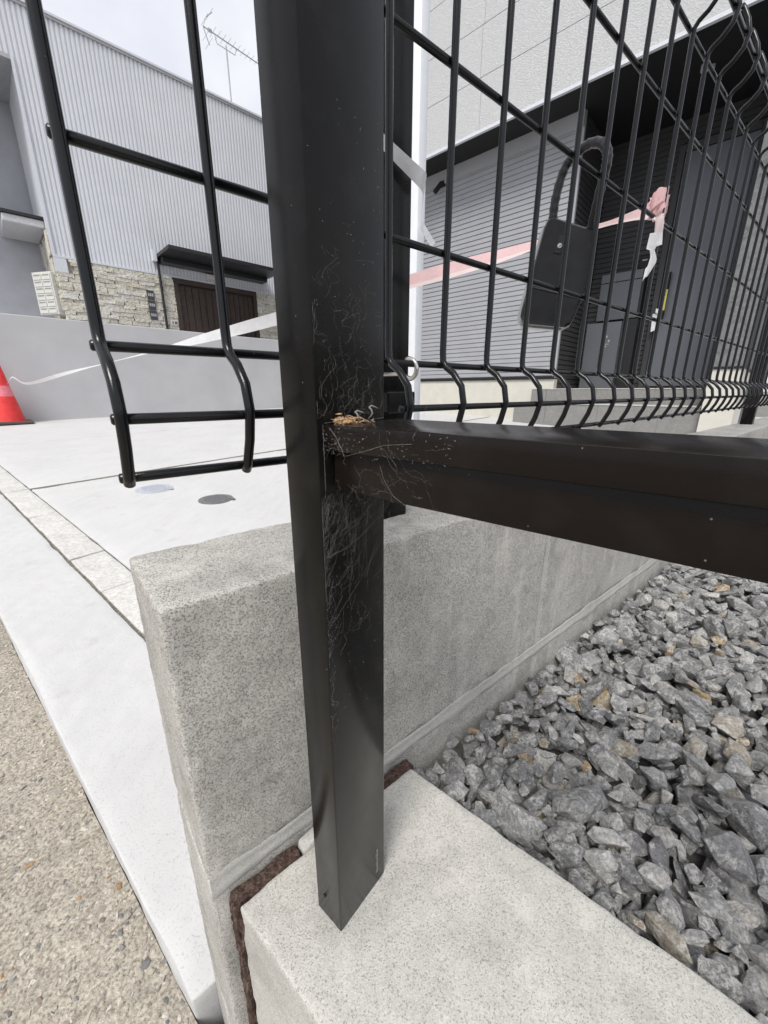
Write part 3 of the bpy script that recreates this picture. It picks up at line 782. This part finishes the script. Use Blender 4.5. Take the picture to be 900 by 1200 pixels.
ribbon('barrier_tape', tape_c, lambda t_: (.021 if t_ < .3 else .021 - .010 * min(1, (t_ - .3) * 4)) + .012 * abs(math.sin(t_ * 9.0 + .6)), [M['tapepink'], M['tapewhite'], M['tapepale']], tape_pick,
       'long pale pink and white barrier tape from the fence to the red cone', twist=lambda t_: .8 * math.sin(t_ * 13) + .3, nseg=200)
# knot and tail where the tape is tied to the wire
bm = bmesh.new(); rd = random.Random(4)
kc = PF(.572, .2065, .194)
for k in range(3):
    pts = [kc + FA * (.011 * math.cos(a) * (1 + .3 * k)) + FD * (.006 * math.sin(a)) + UP * (.006 * math.sin(a * 1.3 + k) + .003 * k) for a in [2 * math.pi * i / 16 for i in range(17)]]
    rg = []
    for i, p in enumerate(pts):
        w = Vector((rd.gauss(0, .001), rd.gauss(0, .001), .0075 + rd.gauss(0, .0015)))
        rg.append((bm.verts.new(p - w), bm.verts.new(p), bm.verts.new(p + w)))
    for i in range(16):
        for j in range(2): bm.faces.new((rg[i][j], rg[i + 1][j], rg[i + 1][j + 1], rg[i][j + 1])).material_index = 0 if k else 2
tl = [(.566, .188, .012, 0), (.563, .178, .017, .004), (.560, .168, .021, -.003), (.553, .160, .024, .005), (.552, .152, .019, -.004), (.557, .144, .019, .003), (.556, .136, .015, -.002), (.549, .127, .009, .002), (.541, .119, .003, 0)]
prev = None
for i, (s, z_, w, dd) in enumerate(tl):
    row = [bm.verts.new(PF(s + w * (j / 4 - .5) * 1.15, .1985 + dd * math.sin(j * 1.9 + i) * .8, z_ - .003 * (j - 2) * (1 if i % 2 else -1) * .5)) for j in range(5)]
    if prev:
        for j in range(4): bm.faces.new((prev[j], row[j], row[j + 1], prev[j + 1])).material_index = 1 if i > 2 else 2
    prev = row
setp(bm_obj('tape_knot', bm, [M['tapepink'], M['tapewhite'], M['tapepale']], smooth=True, recalc=False), 'knotted pink and white tape end hanging on the wire fence', 'tape')
# second tape looped round fence post and pole
def loop_c(t_):
    a = PF(.186, .238, .1545); b_ = PF(.236, .239, .1405); c_ = PX0 + SA * -.03 + SM * -.022 + UP * (.395 + EYE); d_ = PX0 + SA * -.035 + SM * .03 + UP * (.36 + EYE)
    if t_ < .35: return a.lerp(b_, t_ / .35)
    if t_ < .85: return b_.lerp(c_, (t_ - .35) / .5)
    return c_.lerp(d_, (t_ - .85) / .15)
ribbon('barrier_tape', loop_c, lambda t_: .0065 + .012 * t_, [M['tapewhite']], lambda t_, v: 0, 'short white tape looped round the fence post and the white pole', twist=lambda t_: .2, nseg=50, crumple=.003)

cone = empty('traffic_cone', CONE, 'red traffic cone with the barrier tape tied on, far left', 'cone')
PC = lambda x, y, z: CONE + GA * x + GD * y + UP * z
bm = bmesh.new(); add_box(bm, PC, (-.19, .19), (-.19, .19), (.002, .03), .008, 2); bm_obj('base_plate', bm, M['conebase'], cone)
def lathe(bm, c0, prof_, n=28):
    rg = [[bm.verts.new(c0 + Vector((r_ * math.cos(2 * math.pi * i / n), r_ * math.sin(2 * math.pi * i / n), z_))) for i in range(n)] for r_, z_ in prof_]
    for a, b_ in zip(rg, rg[1:]):
        for i in range(n): bm.faces.new((a[i], a[(i + 1) % n], b_[(i + 1) % n], b_[i]))
bm = bmesh.new(); lathe(bm, CONE, [(.14, .03), (.135, .045), (.095, .29)]); bm_obj('body', bm, M['cone'], cone, smooth=True, angle=40)
bm = bmesh.new(); lathe(bm, CONE, [(.0955, .2905), (.076, .40)]); bm_obj('reflective_band', bm, M['conemag'], cone, smooth=True)
bm = bmesh.new(); lathe(bm, CONE, [(.0755, .4005), (.034, .67), (.03, .69), (.012, .695)]); bm_obj('tip', bm, M['cone'], cone, smooth=True, angle=40)

# ================================================================== HOUSE BEHIND THE FENCE
house = empty('house', PH(-2.5, 6, -.5), 'new house with pale panels above and grey siding, painted dark for shade in its porch', 'house')
ZS = 2.93; TL, TR = -5.6, -.21; M0, M1, M2 = 5.03, 5.45, 6.40; TC = -2.07; TF = .03
def ribbed(name, P, x, y_face, z, pitch, depth, mat, parent, axis='z', out=-1):
    """horizontal ribbed siding: face at y_face, grooves cut `depth` behind; axis z = ribs stacked in height, x = vertical ribs"""
    bm = bmesh.new()
    lo, hi = (z if axis == 'z' else x); n_ = max(1, round((hi - lo) / pitch)); pr_ = []
    pt = (hi - lo) / n_
    for i in range(n_):
        b0 = lo + i * pt
        pr_ += [(b0, 1), (b0 + pt * .10, 1), (b0 + pt * .16, 0), (b0 + pt * .94, 0.12)]
    pr_.append((hi, 1))
    rows = []
    for h, k in pr_:
        yy = y_face - out * depth * k
        rows.append((bm.verts.new(P(x[0], yy, h)), bm.verts.new(P(x[1], yy, h))) if axis == 'z' else (bm.verts.new(P(h, yy, z[0])), bm.verts.new(P(h, yy, z[1]))))
    for a, b_ in zip(rows, rows[1:]): bm.faces.new((a[0], a[1], b_[1], b_[0]))
    return bm_obj(name, bm, mat, parent)
box('wall_core', PH, (TL, TC - .02), (M1 + .02, 12), (-.5, ZS - .004), M['hdark'], house)
box('wall_core', PH, (TC - .018, TR - .002), (M2 + .02, 12), (-.5, ZS - .004), M['hdark'], house)
ribbed('siding', PH, (TL, TC), M1, (.185, ZS - .004), .059, .012, M['hgrey'], house)
PHr = lambda x, y, z: PH(y, x, z)
ribbed('siding', PHr, (M1, M2), TC, (TF, ZS - .004), .059, .012, M['hdark'], house, out=1)  # same grey siding as the front, its shade painted by the dark material
ribbed('siding', PH, (TC, TR), M2, (TF, ZS - .004), .059, .012, M['hdark'], house)  # porch back wall: grey siding coloured dark for the shade in there
box('corner_trim', PH, (TC - .03, TC + .006), (M1 - .006, M1 + .03), (.16, ZS - .005), M['hgrey'], house)
box('flashing', PH, (TL, TC), (M1 - .02, M1 + .02), (.148, .182), M['hsoffit'], house)
box('plinth', PH, (TL, TC), (M1 + .0, M1 + .1), (-.6, .147), M['hplinth'], house)
box('eave_board', PH, (TL, TC - .001), (M1 - .035, M1 - .001), (ZS - .16, ZS - .005), M['hgrey'], house)
# upper storey: panels on a core
box('upper_core', PH, (TL, TR), (M0 + .025, 12), (ZS, 6.2), M['hdark'], house)
box('soffit', PH, (TL + .001, TR - .001), (M0 + .002, M2 + .05), (ZS - .0035, ZS - .0005), M['hsoffit'], house)
box('drip_edge', PH, (TL, TR), (M0 - .012, M0 + .024), (ZS - .004, ZS + .03), M['btrim'], house)
zr = [2.965, 3.457, 3.928, 4.392, 4.857, 5.322, 5.79]
for i in range(6):
    cuts = [TL, -3.15 - (i % 2) * .02, TR] if i < 3 else [TL, -4.1, -2.2, TR]
    for a, b_ in zip(cuts, cuts[1:]):
        box('wall_panel', PH, (a + .0015, b_ - .0015), (M0, M0 + .024), (zr[i] + .0022, zr[i + 1] - .0022), M['hpanel'], house, bev=.002)
# wing wall to the right of the porch
wing = box('wing_wall', PH, (-.45, TR - .001), (M0 + .004, M2), (.215, ZS - .006), M['hwing'], house, bev=.003)
box('wing_plinth', PH, (-.455, TR + .002), (M0 + .0, M2), (-.6, .195), M['hplinth'], house)
box('wing_flashing', PH, (-.462, TR + .006), (M0 - .012, M2), (.196, .214), M['hsoffit'], house)
box('side_siding', PH, (TR - .0005, TR + .02), (M0 + .03, 11.9), (.216, 6.1), M['hdark'], house)
# porch door
door = box('door', PH, (-1.235, -.60), (M2 - .05, M2 - .014), (TF + .03, 2.58), M['hdoor'], house, bev=.004)
for a, b_, z0, z1 in ((-1.30, -1.238, TF, 2.66), (-.597, -.545, TF, 2.66), (-1.2375, -.5975, 2.585, 2.66)):
    box('door_frame', PH, (a, b_), (M2 - .075, M2 - .012), (z0, z1), M['hdark'], house, bev=.004)
bm = bmesh.new(); add_tube(bm, [PH(-1.16, M2 - .10, .86), PH(-1.16, M2 - .10, 1.37)], .013, 10)
for z_ in (.92, 1.31): add_tube(bm, [PH(-1.16, M2 - .10, z_), PH(-1.16, M2 - .048, z_)], .009, 8)
bm_obj('door_handle', bm, M['black'], door, smooth=True, angle=40)
bm = bmesh.new()
for q in (((-1.215, 1.36), (-1.17, 1.37), (-1.165, 1.16), (-1.195, 1.02)), ((-1.24, .98), (-1.175, .96), (-1.18, .90), (-1.235, .93)), ((-1.265, .92), (-1.205, .92), (-1.20, .73), (-1.25, .71))):
    f_ = [bm.verts.new(PH(t_, M2 - .112 - .01 * i, z_)) for i, (t_, z_) in enumerate(q)]; bm.faces.new(f_)
setp(bm_obj('plastic_film', bm, M['paper']), 'torn white plastic film on the dark door handle', 'film')
box('tag', PH, (-1.175, -1.15), (M2 - .116, M2 - .113), (.95, 1.18), M['yellow'], None)
setp(bpy.data.objects['tag'], 'thin yellow strip on the dark door handle', 'tag')
ic = empty('intercom', PH(-1.47, M2, 1.5), 'small black intercom on the porch wall beside the door', 'intercom')
box('housing', PH, (-1.535, -1.41), (M2 - .03, M2 - .0125), (1.475, 1.625), M['black'], ic, bev=.006)
box('button', PH, (-1.50, -1.445), (M2 - .034, M2 - .0305), (1.56, 1.575), M['plasticgrey'], ic)
# mailbox cabinet and parcel box
mb = empty('mailbox_cabinet', PH(-1.66, M2, .88), 'slate mailbox cabinet on the porch wall above the parcel box', 'mailbox')
box('cabinet', PH, (-1.89, -1.42), (M2 - .22, M2 - .0125), (.885, 1.325), M['hbox'], mb, bev=.004)
box('flap', PH, (-1.89, -1.42), (M2 - .225, M2 - .02), (1.33, 1.43), M['hbox'], mb, bev=.004)
box('edge_strip', PH, (-1.419, -1.39), (M2 - .23, M2 - .0125), (.885, 1.44), M['black'], mb)
pb = empty('parcel_box', PH(-1.7, 6, TF), 'slate grey parcel delivery box standing on the porch', 'parcel box')
box('body', PH, (-1.93, -1.52), (M2 - .42, M2 - .06), (TF, .835), M['hbox'], pb, bev=.006)
box('void_shade_box', PH, (-1.518, -1.37), (M2 - .33, M2 - .013), (TF, .86), M['black'], pb)  # solid black box, painted shade for the void below the cabinet
for (t_, z_, w_, h_) in ((-1.675, .665, .03, .022), (-1.71, .612, .02, .026), (-1.64, .612, .02, .026), (-1.675, .575, .085, .008), (-1.675, .548, .03, .014)):
    box('mark', PH, (t_ - w_ / 2, t_ + w_ / 2), (M2 - .4225, M2 - .4205), (z_ - h_ / 2, z_ + h_ / 2), M['scuff'], pb)
# porch steps: cores with separate tiles
steps = empty('porch_steps', PH(-1.4, 5.3, -.4), 'two tiled porch steps with dark grey risers', 'steps')
box('step_core', PH, (-2.43, -.462), (5.122, 6.3), (-.6, -.158), M['grout'], steps)
box('step_core', PH, (-2.33, -.462), (5.402, 6.385), (-.157, TF - .012), M['grout'], steps)
def tiles(t0, t1, w_, off, m_, z_, mat, name):
    t_ = t0; first = True
    while t_ < t1 - .02:
        e = min(t1, t_ + (off if first else w_)); first = False
        box(name, PH, (t_ + .003, e - .003), m_, z_, mat, steps, bev=.0015); t_ = e
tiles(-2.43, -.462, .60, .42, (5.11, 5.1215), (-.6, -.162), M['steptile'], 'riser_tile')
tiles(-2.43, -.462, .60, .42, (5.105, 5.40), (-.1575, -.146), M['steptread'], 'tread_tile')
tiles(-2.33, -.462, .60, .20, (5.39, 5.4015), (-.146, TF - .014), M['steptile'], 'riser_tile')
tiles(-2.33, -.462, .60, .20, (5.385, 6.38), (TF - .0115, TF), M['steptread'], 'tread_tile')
# security lamp and soffit sensor
sl = empty('wall_lamp', PH(-3.95, M1, 2.7), 'small black spotlight fixed high on the grey siding', 'lamp')
box('bracket', PH, (-3.97, -3.90), (M1 - .05, M1 - .001), (2.75, 2.80), M['black'], sl)
bm = bmesh.new(); add_tube(bm, [PH(-3.93, M1 - .06, 2.77), PH(-3.99, M1 - .13, 2.66)], .032, 12); bm_obj('lamp_head', bm, M['black'], sl, smooth=True, angle=40)
ss = empty('soffit_sensor', PH(-1.05, 5.55, ZS), 'small pale sensor under the black porch ceiling', 'sensor')
bm = bmesh.new(); add_tube(bm, [PH(-1.05, 5.55, ZS - .004), PH(-1.05, 5.55, ZS - .05)], .035, 14); bm_obj('housing', bm, M['plasticgrey'], ss)
bm = bmesh.new(); add_tube(bm, [PH(-1.0, 5.6, ZS - .004), PH(-1.0, 5.6, ZS - .03)], .02, 12); bm_obj('lens', bm, M['plasticgrey'], ss)

# ================================================================== GREY RETAINING WALL
GW = 6.2155
rw = empty('retaining_wall', PG(1.5, GW, -.5), 'smooth grey rendered retaining wall across the forecourt', 'wall')
box('wall_face', PG, (-6, 8), (GW, GW + .18), (-.75, .80), M['retain'], rw, bev=.008, seg=2)
box('terrace_fill', PG, (-6, 8), (GW + .181, GW + 9), (-.75, .10), M['stucco'], rw)

# ================================================================== NEIGHBOUR BUILDING
bl = empty('apartment_building', PB(2.5, 9, .1), 'pale corrugated metal clad building with a stone base and black canopy', 'building')
FB = 8.2; RZ = 4.845; SB = 1.922; AC = 1.07; AR = 7.0; AL = -3.5; RB = 9.33; NZ = 4.19
box('core', PB, (AC + .03, AR), (FB + .05, 15), (.0, RZ - .05), M['bsiding'], bl)
box('core', PB, (AL, AC + .029), (RB + .03, 15), (.0, RZ - .05), M['stucco'], bl)
box('core', PB, (AL, AC + .029), (FB + .05, RB + .029), (NZ, RZ - .05), M['bsiding'], bl)
def corr(name, P, a, y, z, pitch, depth, out=-1):
    bm = bmesh.new(); n_ = round((a[1] - a[0]) / pitch); rows = []
    for i in range(n_):
        x0 = a[0] + (a[1] - a[0]) * i / n_; w = (a[1] - a[0]) / n_
        for fx, k in ((0, 0), (.50, 0), (.62, 1), (.88, 1)): rows.append((x0 + w * fx, k))
    rows.append((a[1], 0))
    vv = [(bm.verts.new(P(x_, y - out * depth * k, z[0])), bm.verts.new(P(x_, y - out * depth * k, z[1]))) for x_, k in rows]
    for p_, q_ in zip(vv, vv[1:]): bm.faces.new((p_[0], q_[0], q_[1], p_[1]))
    return bm_obj(name, bm, M['bsiding'], bl)
corr('corrugated_siding', PB, (AC, 2.46), FB, (SB, RZ - .03), .056, .016)
corr('corrugated_siding', PB, (2.462, AR), FB, (SB, RZ - .03), .056, .016)
corr('corrugated_siding', PB, (AL, AC - .001), FB, (NZ, RZ - .03), .056, .016)
PBr = lambda x, y, z: PB(y, x, z)
corr('corrugated_siding', PBr, (FB, RB), AC, (2.30, NZ), .056, .012, out=-1)
box('corner_trim', PB, (AC - .014, AC + .02), (FB - .012, FB + .03), (SB, NZ), M['btrim'], bl)
box('base_trim', PB, (AC - .01, AR), (FB - .022, FB + .02), (SB - .03, SB - .002), M['btrim'], bl)
box('roof_edge', PB, (AL, AR), (FB - .03, 15), (RZ - .028, RZ), M['btrim'], bl)
box('roof_shadow_line', PB, (AL, AR), (FB - .018, FB + .02), (RZ - .062, RZ - .0285), M['antenna'], bl)  # strip coloured darker as the shadow line under the roof edge
box('soffit_trim', PB, (AL, AC + .01), (FB - .01, RB), (NZ - .05, NZ - .002), M['antenna'], bl)
# entrance canopy in the recess
ec = box('side_canopy', PB, (.60, AC - .002), (8.42, RB - .01), (2.30, 2.40), M['soffitgrey'], bl, bev=.01)
box('canopy_trim', PB, (.585, AC - .002), (8.40, RB - .012), (2.405, 2.445), M['blackmetal'], bl)
# stone base
box('stone_backing', PB, (AC, 2.69), (FB + .012, FB + .05), (.1, SB - .031), M['cladback'], bl)
box('stone_backing', PB, (4.235, AR), (FB + .012, FB + .05), (.1, SB - .031), M['cladback'], bl)
box('stone_backing', PBr, (FB + .01, RB), (AC - .0, AC + .028), (.1, 2.29), M['cladback'], bl)
rd = random.Random(8)
smesh = []
for i in range(8):
    bm = bmesh.new(); r_ = random.Random(i)
    add_box(bm, lambda x, y, z: BA * x + BD * y + UP * z, (-.5, .5), (-.5, .5), (-.5, .5))
    for v in bm.verts: v.co += Vector((r_.uniform(-.06, .06), r_.uniform(-.06, .06), r_.uniform(-.12, .12)))
    bmesh.ops.recalc_face_normals(bm, faces=bm.faces[:])
    # store in unit axes so object scale can act along the wall
    inv = Matrix((BA, BD, UP))
    for v in bm.verts: v.co = inv @ v.co
    me = bpy.data.meshes.new('stone'); bm.to_mesh(me); bm.free(); me.materials.append(M['clad']); smesh.append(me)
rotB = Matrix((BA, BD, UP)).transposed().to_euler()
rotR = Matrix((BD, -BA, UP)).transposed().to_euler()
clad = empty('stone_cladding', PB(AC, FB, .7), None, None); clad.parent = bl; clad.location = PB(AC, FB, .7) - wloc(bl)
zrow = .80; count = 0
while zrow < SB - .035:
    h = min(rd.uniform(.045, .066), SB - .032 - zrow)
    for a0, a1 in ((AC - .01, 2.69), (4.235, 4.75)):
        x = a0
        while x < a1 - .02:
            w = min(rd.uniform(.10, .27), a1 - x)
            if not (zrow > 1.69 and x + w / 2 < 1.215):
                part('stone', smesh[rd.randrange(8)], clad, PB(x + w / 2, FB - .0 + rd.uniform(-.006, .012), zrow + h / 2), rotB, (w - .004, .05, h - .004)); count += 1
            x += w
    x = FB + .03
    while x < RB:
        w = min(rd.uniform(.15, .3), RB - x)
        if zrow > 1.1: part('stone', smesh[rd.randrange(8)], clad, PB(AC - .008, x + w / 2, zrow + h / 2), rotR, (w - .004, .04, h - .004)); count += 1
        x += w
    zrow += h
for k in range(5):
    part('stone', smesh[k], clad, PB(AC - .008, 8.35 + .2 * k, 2.1 - .08 * (k % 2)), rotR, (.19, .04, .3))
box('grey_patch', PB, (AC - .012, 1.21), (FB - .02, FB + .01), (1.70, SB - .032), M['btrim'], bl)
# entrance door
dr = empty('entrance_door', PB(3.45, FB, .1), None, None); dr.parent = bl; dr.location = PB(3.45, FB, .1) - wloc(bl)
box('lintel', PB, (2.69, 4.235), (FB - .03, FB + .045), (1.81, 1.888), M['doorwood'], dr)
for a, b_ in ((2.69, 2.76), (3.47, 3.58), (4.165, 4.235)): box('jamb', PB, (a, b_), (FB - .03, FB + .045), (.1, 1.809), M['doorwood'], dr)
for a0, a1 in ((2.763, 3.467), (3.583, 4.162)):
    n_ = 6
    for k in range(n_):
        w = (a1 - a0) / n_
        box('plank', PB, (a0 + w * k + .006, a0 + w * (k + 1) - .006), (FB + .01, FB + .03), (.1, 1.78), M['doorwood'], dr, bev=.004)
    box('panel', PB, (a0, a1), (FB + .032, FB + .045), (.1, 1.808), M['doorwood'], dr)
# canopy over the door
cp = empty('door_canopy', PB(3.45, 7.8, 2.1), None, None); cp.parent = bl; cp.location = PB(3.45, 7.8, 2.1) - wloc(bl)
box('canopy_slab', PB, (2.46, 4.46), (7.48, 8.197), (2.135, 2.19), M['blackmetal'], cp, bev=.006)
box('back_box', PB, (2.50, 4.40), (7.98, 8.196), (2.055, 2.134), M['blackmetal'], cp, bev=.006)
box('bracket', PB, (2.40, 2.458), (8.10, 8.197), (2.08, 2.24), M['btrim'], cp)
bm = bmesh.new(); add_tube(bm, [PB(2.475, 8.15, 2.13), PB(2.475, 8.15, .1)], .020, 10); bm_obj('downpipe', bm, M['blackmetal'], bl, smooth=True, angle=40)
for k in range(3):
    z_ = 1.175 + k * .155
    mt_ = box('meter_panel', PB, (2.235, 2.345), (FB - .045, FB - .02), (z_, z_ + .142), M['meter'], bl, bev=.004)
    for j in range(3): box('dial', PB, (2.25 + j * .03, 2.27 + j * .03), (FB - .048, FB - .0455), (z_ + .05, z_ + .095), M['plasticgrey'], mt_)
np_ = box('number_plate', PB, (2.545, 2.665), (FB - .045, FB - .03), (1.115, 1.20), M['label'], bl, bev=.003)
for x_ in (2.575, 2.615, 2.638): box('digit', PB, (x_, x_ + .016), (FB - .047, FB - .0452), (1.135, 1.18), M['meter'], np_)
sg = box('sign_strip', PB, (3.28, 3.50), (FB - .04, FB - .012), (1.965, 2.04), M['label'], bl)
# mailbox bank by the recess
mk = empty('mailbox_bank', PB(.95, 8.7, 1), 'white bank of mailboxes hung beside the stone corner', 'mailbox')
c0 = PB(.99, 8.235, 0); ua = (BA * -.55 + BD * .83).normalized(); ub = Vector((-ua.y, ua.x, 0))
PMk = lambda x, y, z: Vector((c0.x, c0.y, EYE)) + ua * x + ub * y + UP * z
box('housing', PMk, (0, .36), (-.10, 0), (1.12, 1.70), M['mailwhite'], mk, bev=.006)
box('dark_back', PMk, (.02, .34), (-.16, -.1005), (1.14, 1.62), M['meter'], mk)
for i in range(6):
    for j in range(2):
        d_ = box('mail_door', PMk, (.02 + j * .165, .02 + j * .165 + .15), (.001, .008), (1.14 + i * .091, 1.14 + i * .091 + .08), M['mailwhite'], mk, bev=.002)
        box('slot', PMk, (.035 + j * .165, .035 + j * .165 + .12), (.0082, .0095), (1.14 + i * .091 + .05, 1.14 + i * .091 + .068), M['mailslot'], d_)
# roof antenna
AD = 9.2
an = empty('antenna', PB(4.58, AD, RZ), 'thin rooftop television antenna against the white sky', 'antenna')
bm = bmesh.new(); add_tube(bm, [PB(4.585, AD, RZ - .02), PB(4.576, AD, 6.29)], .014, 8); bm_obj('mast', bm, M['antenna'], an)
bm = bmesh.new(); add_tube(bm, [PB(4.16, AD, 6.39), PB(5.35, AD, 6.30)], .011, 8); add_tube(bm, [PB(4.37, AD, 6.35), PB(4.40, AD, 6.25), PB(4.75, AD, 6.23), PB(4.78, AD, 6.33)], .008, 6); bm_obj('boom', bm, M['antenna'], an)
for k in range(11):
    x_ = 4.34 + k * .095; z_ = 6.39 - (x_ - 4.16) * .0756; L = .15 - .006 * k
    bm = bmesh.new(); add_tube(bm, [PB(x_, AD - L, z_ + .012), PB(x_, AD + L, z_ + .012)], .004, 5); bm_obj('element', bm, M['antenna'], an)
bm = bmesh.new(); add_tube(bm, [PB(4.36, AD, 6.68), PB(4.22, AD, 6.54), PB(4.16, AD, 6.39), PB(4.20, AD, 6.28), PB(4.25, AD, 6.16)], .009, 6)
for (x_, z_) in ((4.30, 6.62), (4.20, 6.5), (4.2, 6.28), (4.24, 6.18)): add_tube(bm, [PB(x_, AD - .17, z_), PB(x_, AD + .17, z_)], .004, 5)
bm_obj('reflector', bm, M['antenna'], an)
bm = bmesh.new(); add_tube(bm, [PB(4.28 - .03, AD, 6.385), PB(4.28 + .03, AD, 6.385)], .03, 8); bm_obj('feed_box', bm, M['antenna'], an)
bm = bmesh.new(); add_tube(bm, [PB(-2 + k * 1.2, 12, 7.2 - .05 * k - .1 * math.sin(k / 9 * 3.14)) for k in range(10)], .006, 5)
setp(bm_obj('power_line', bm, M['antenna']), 'thin overhead wire crossing the sky behind the antenna', 'wire')
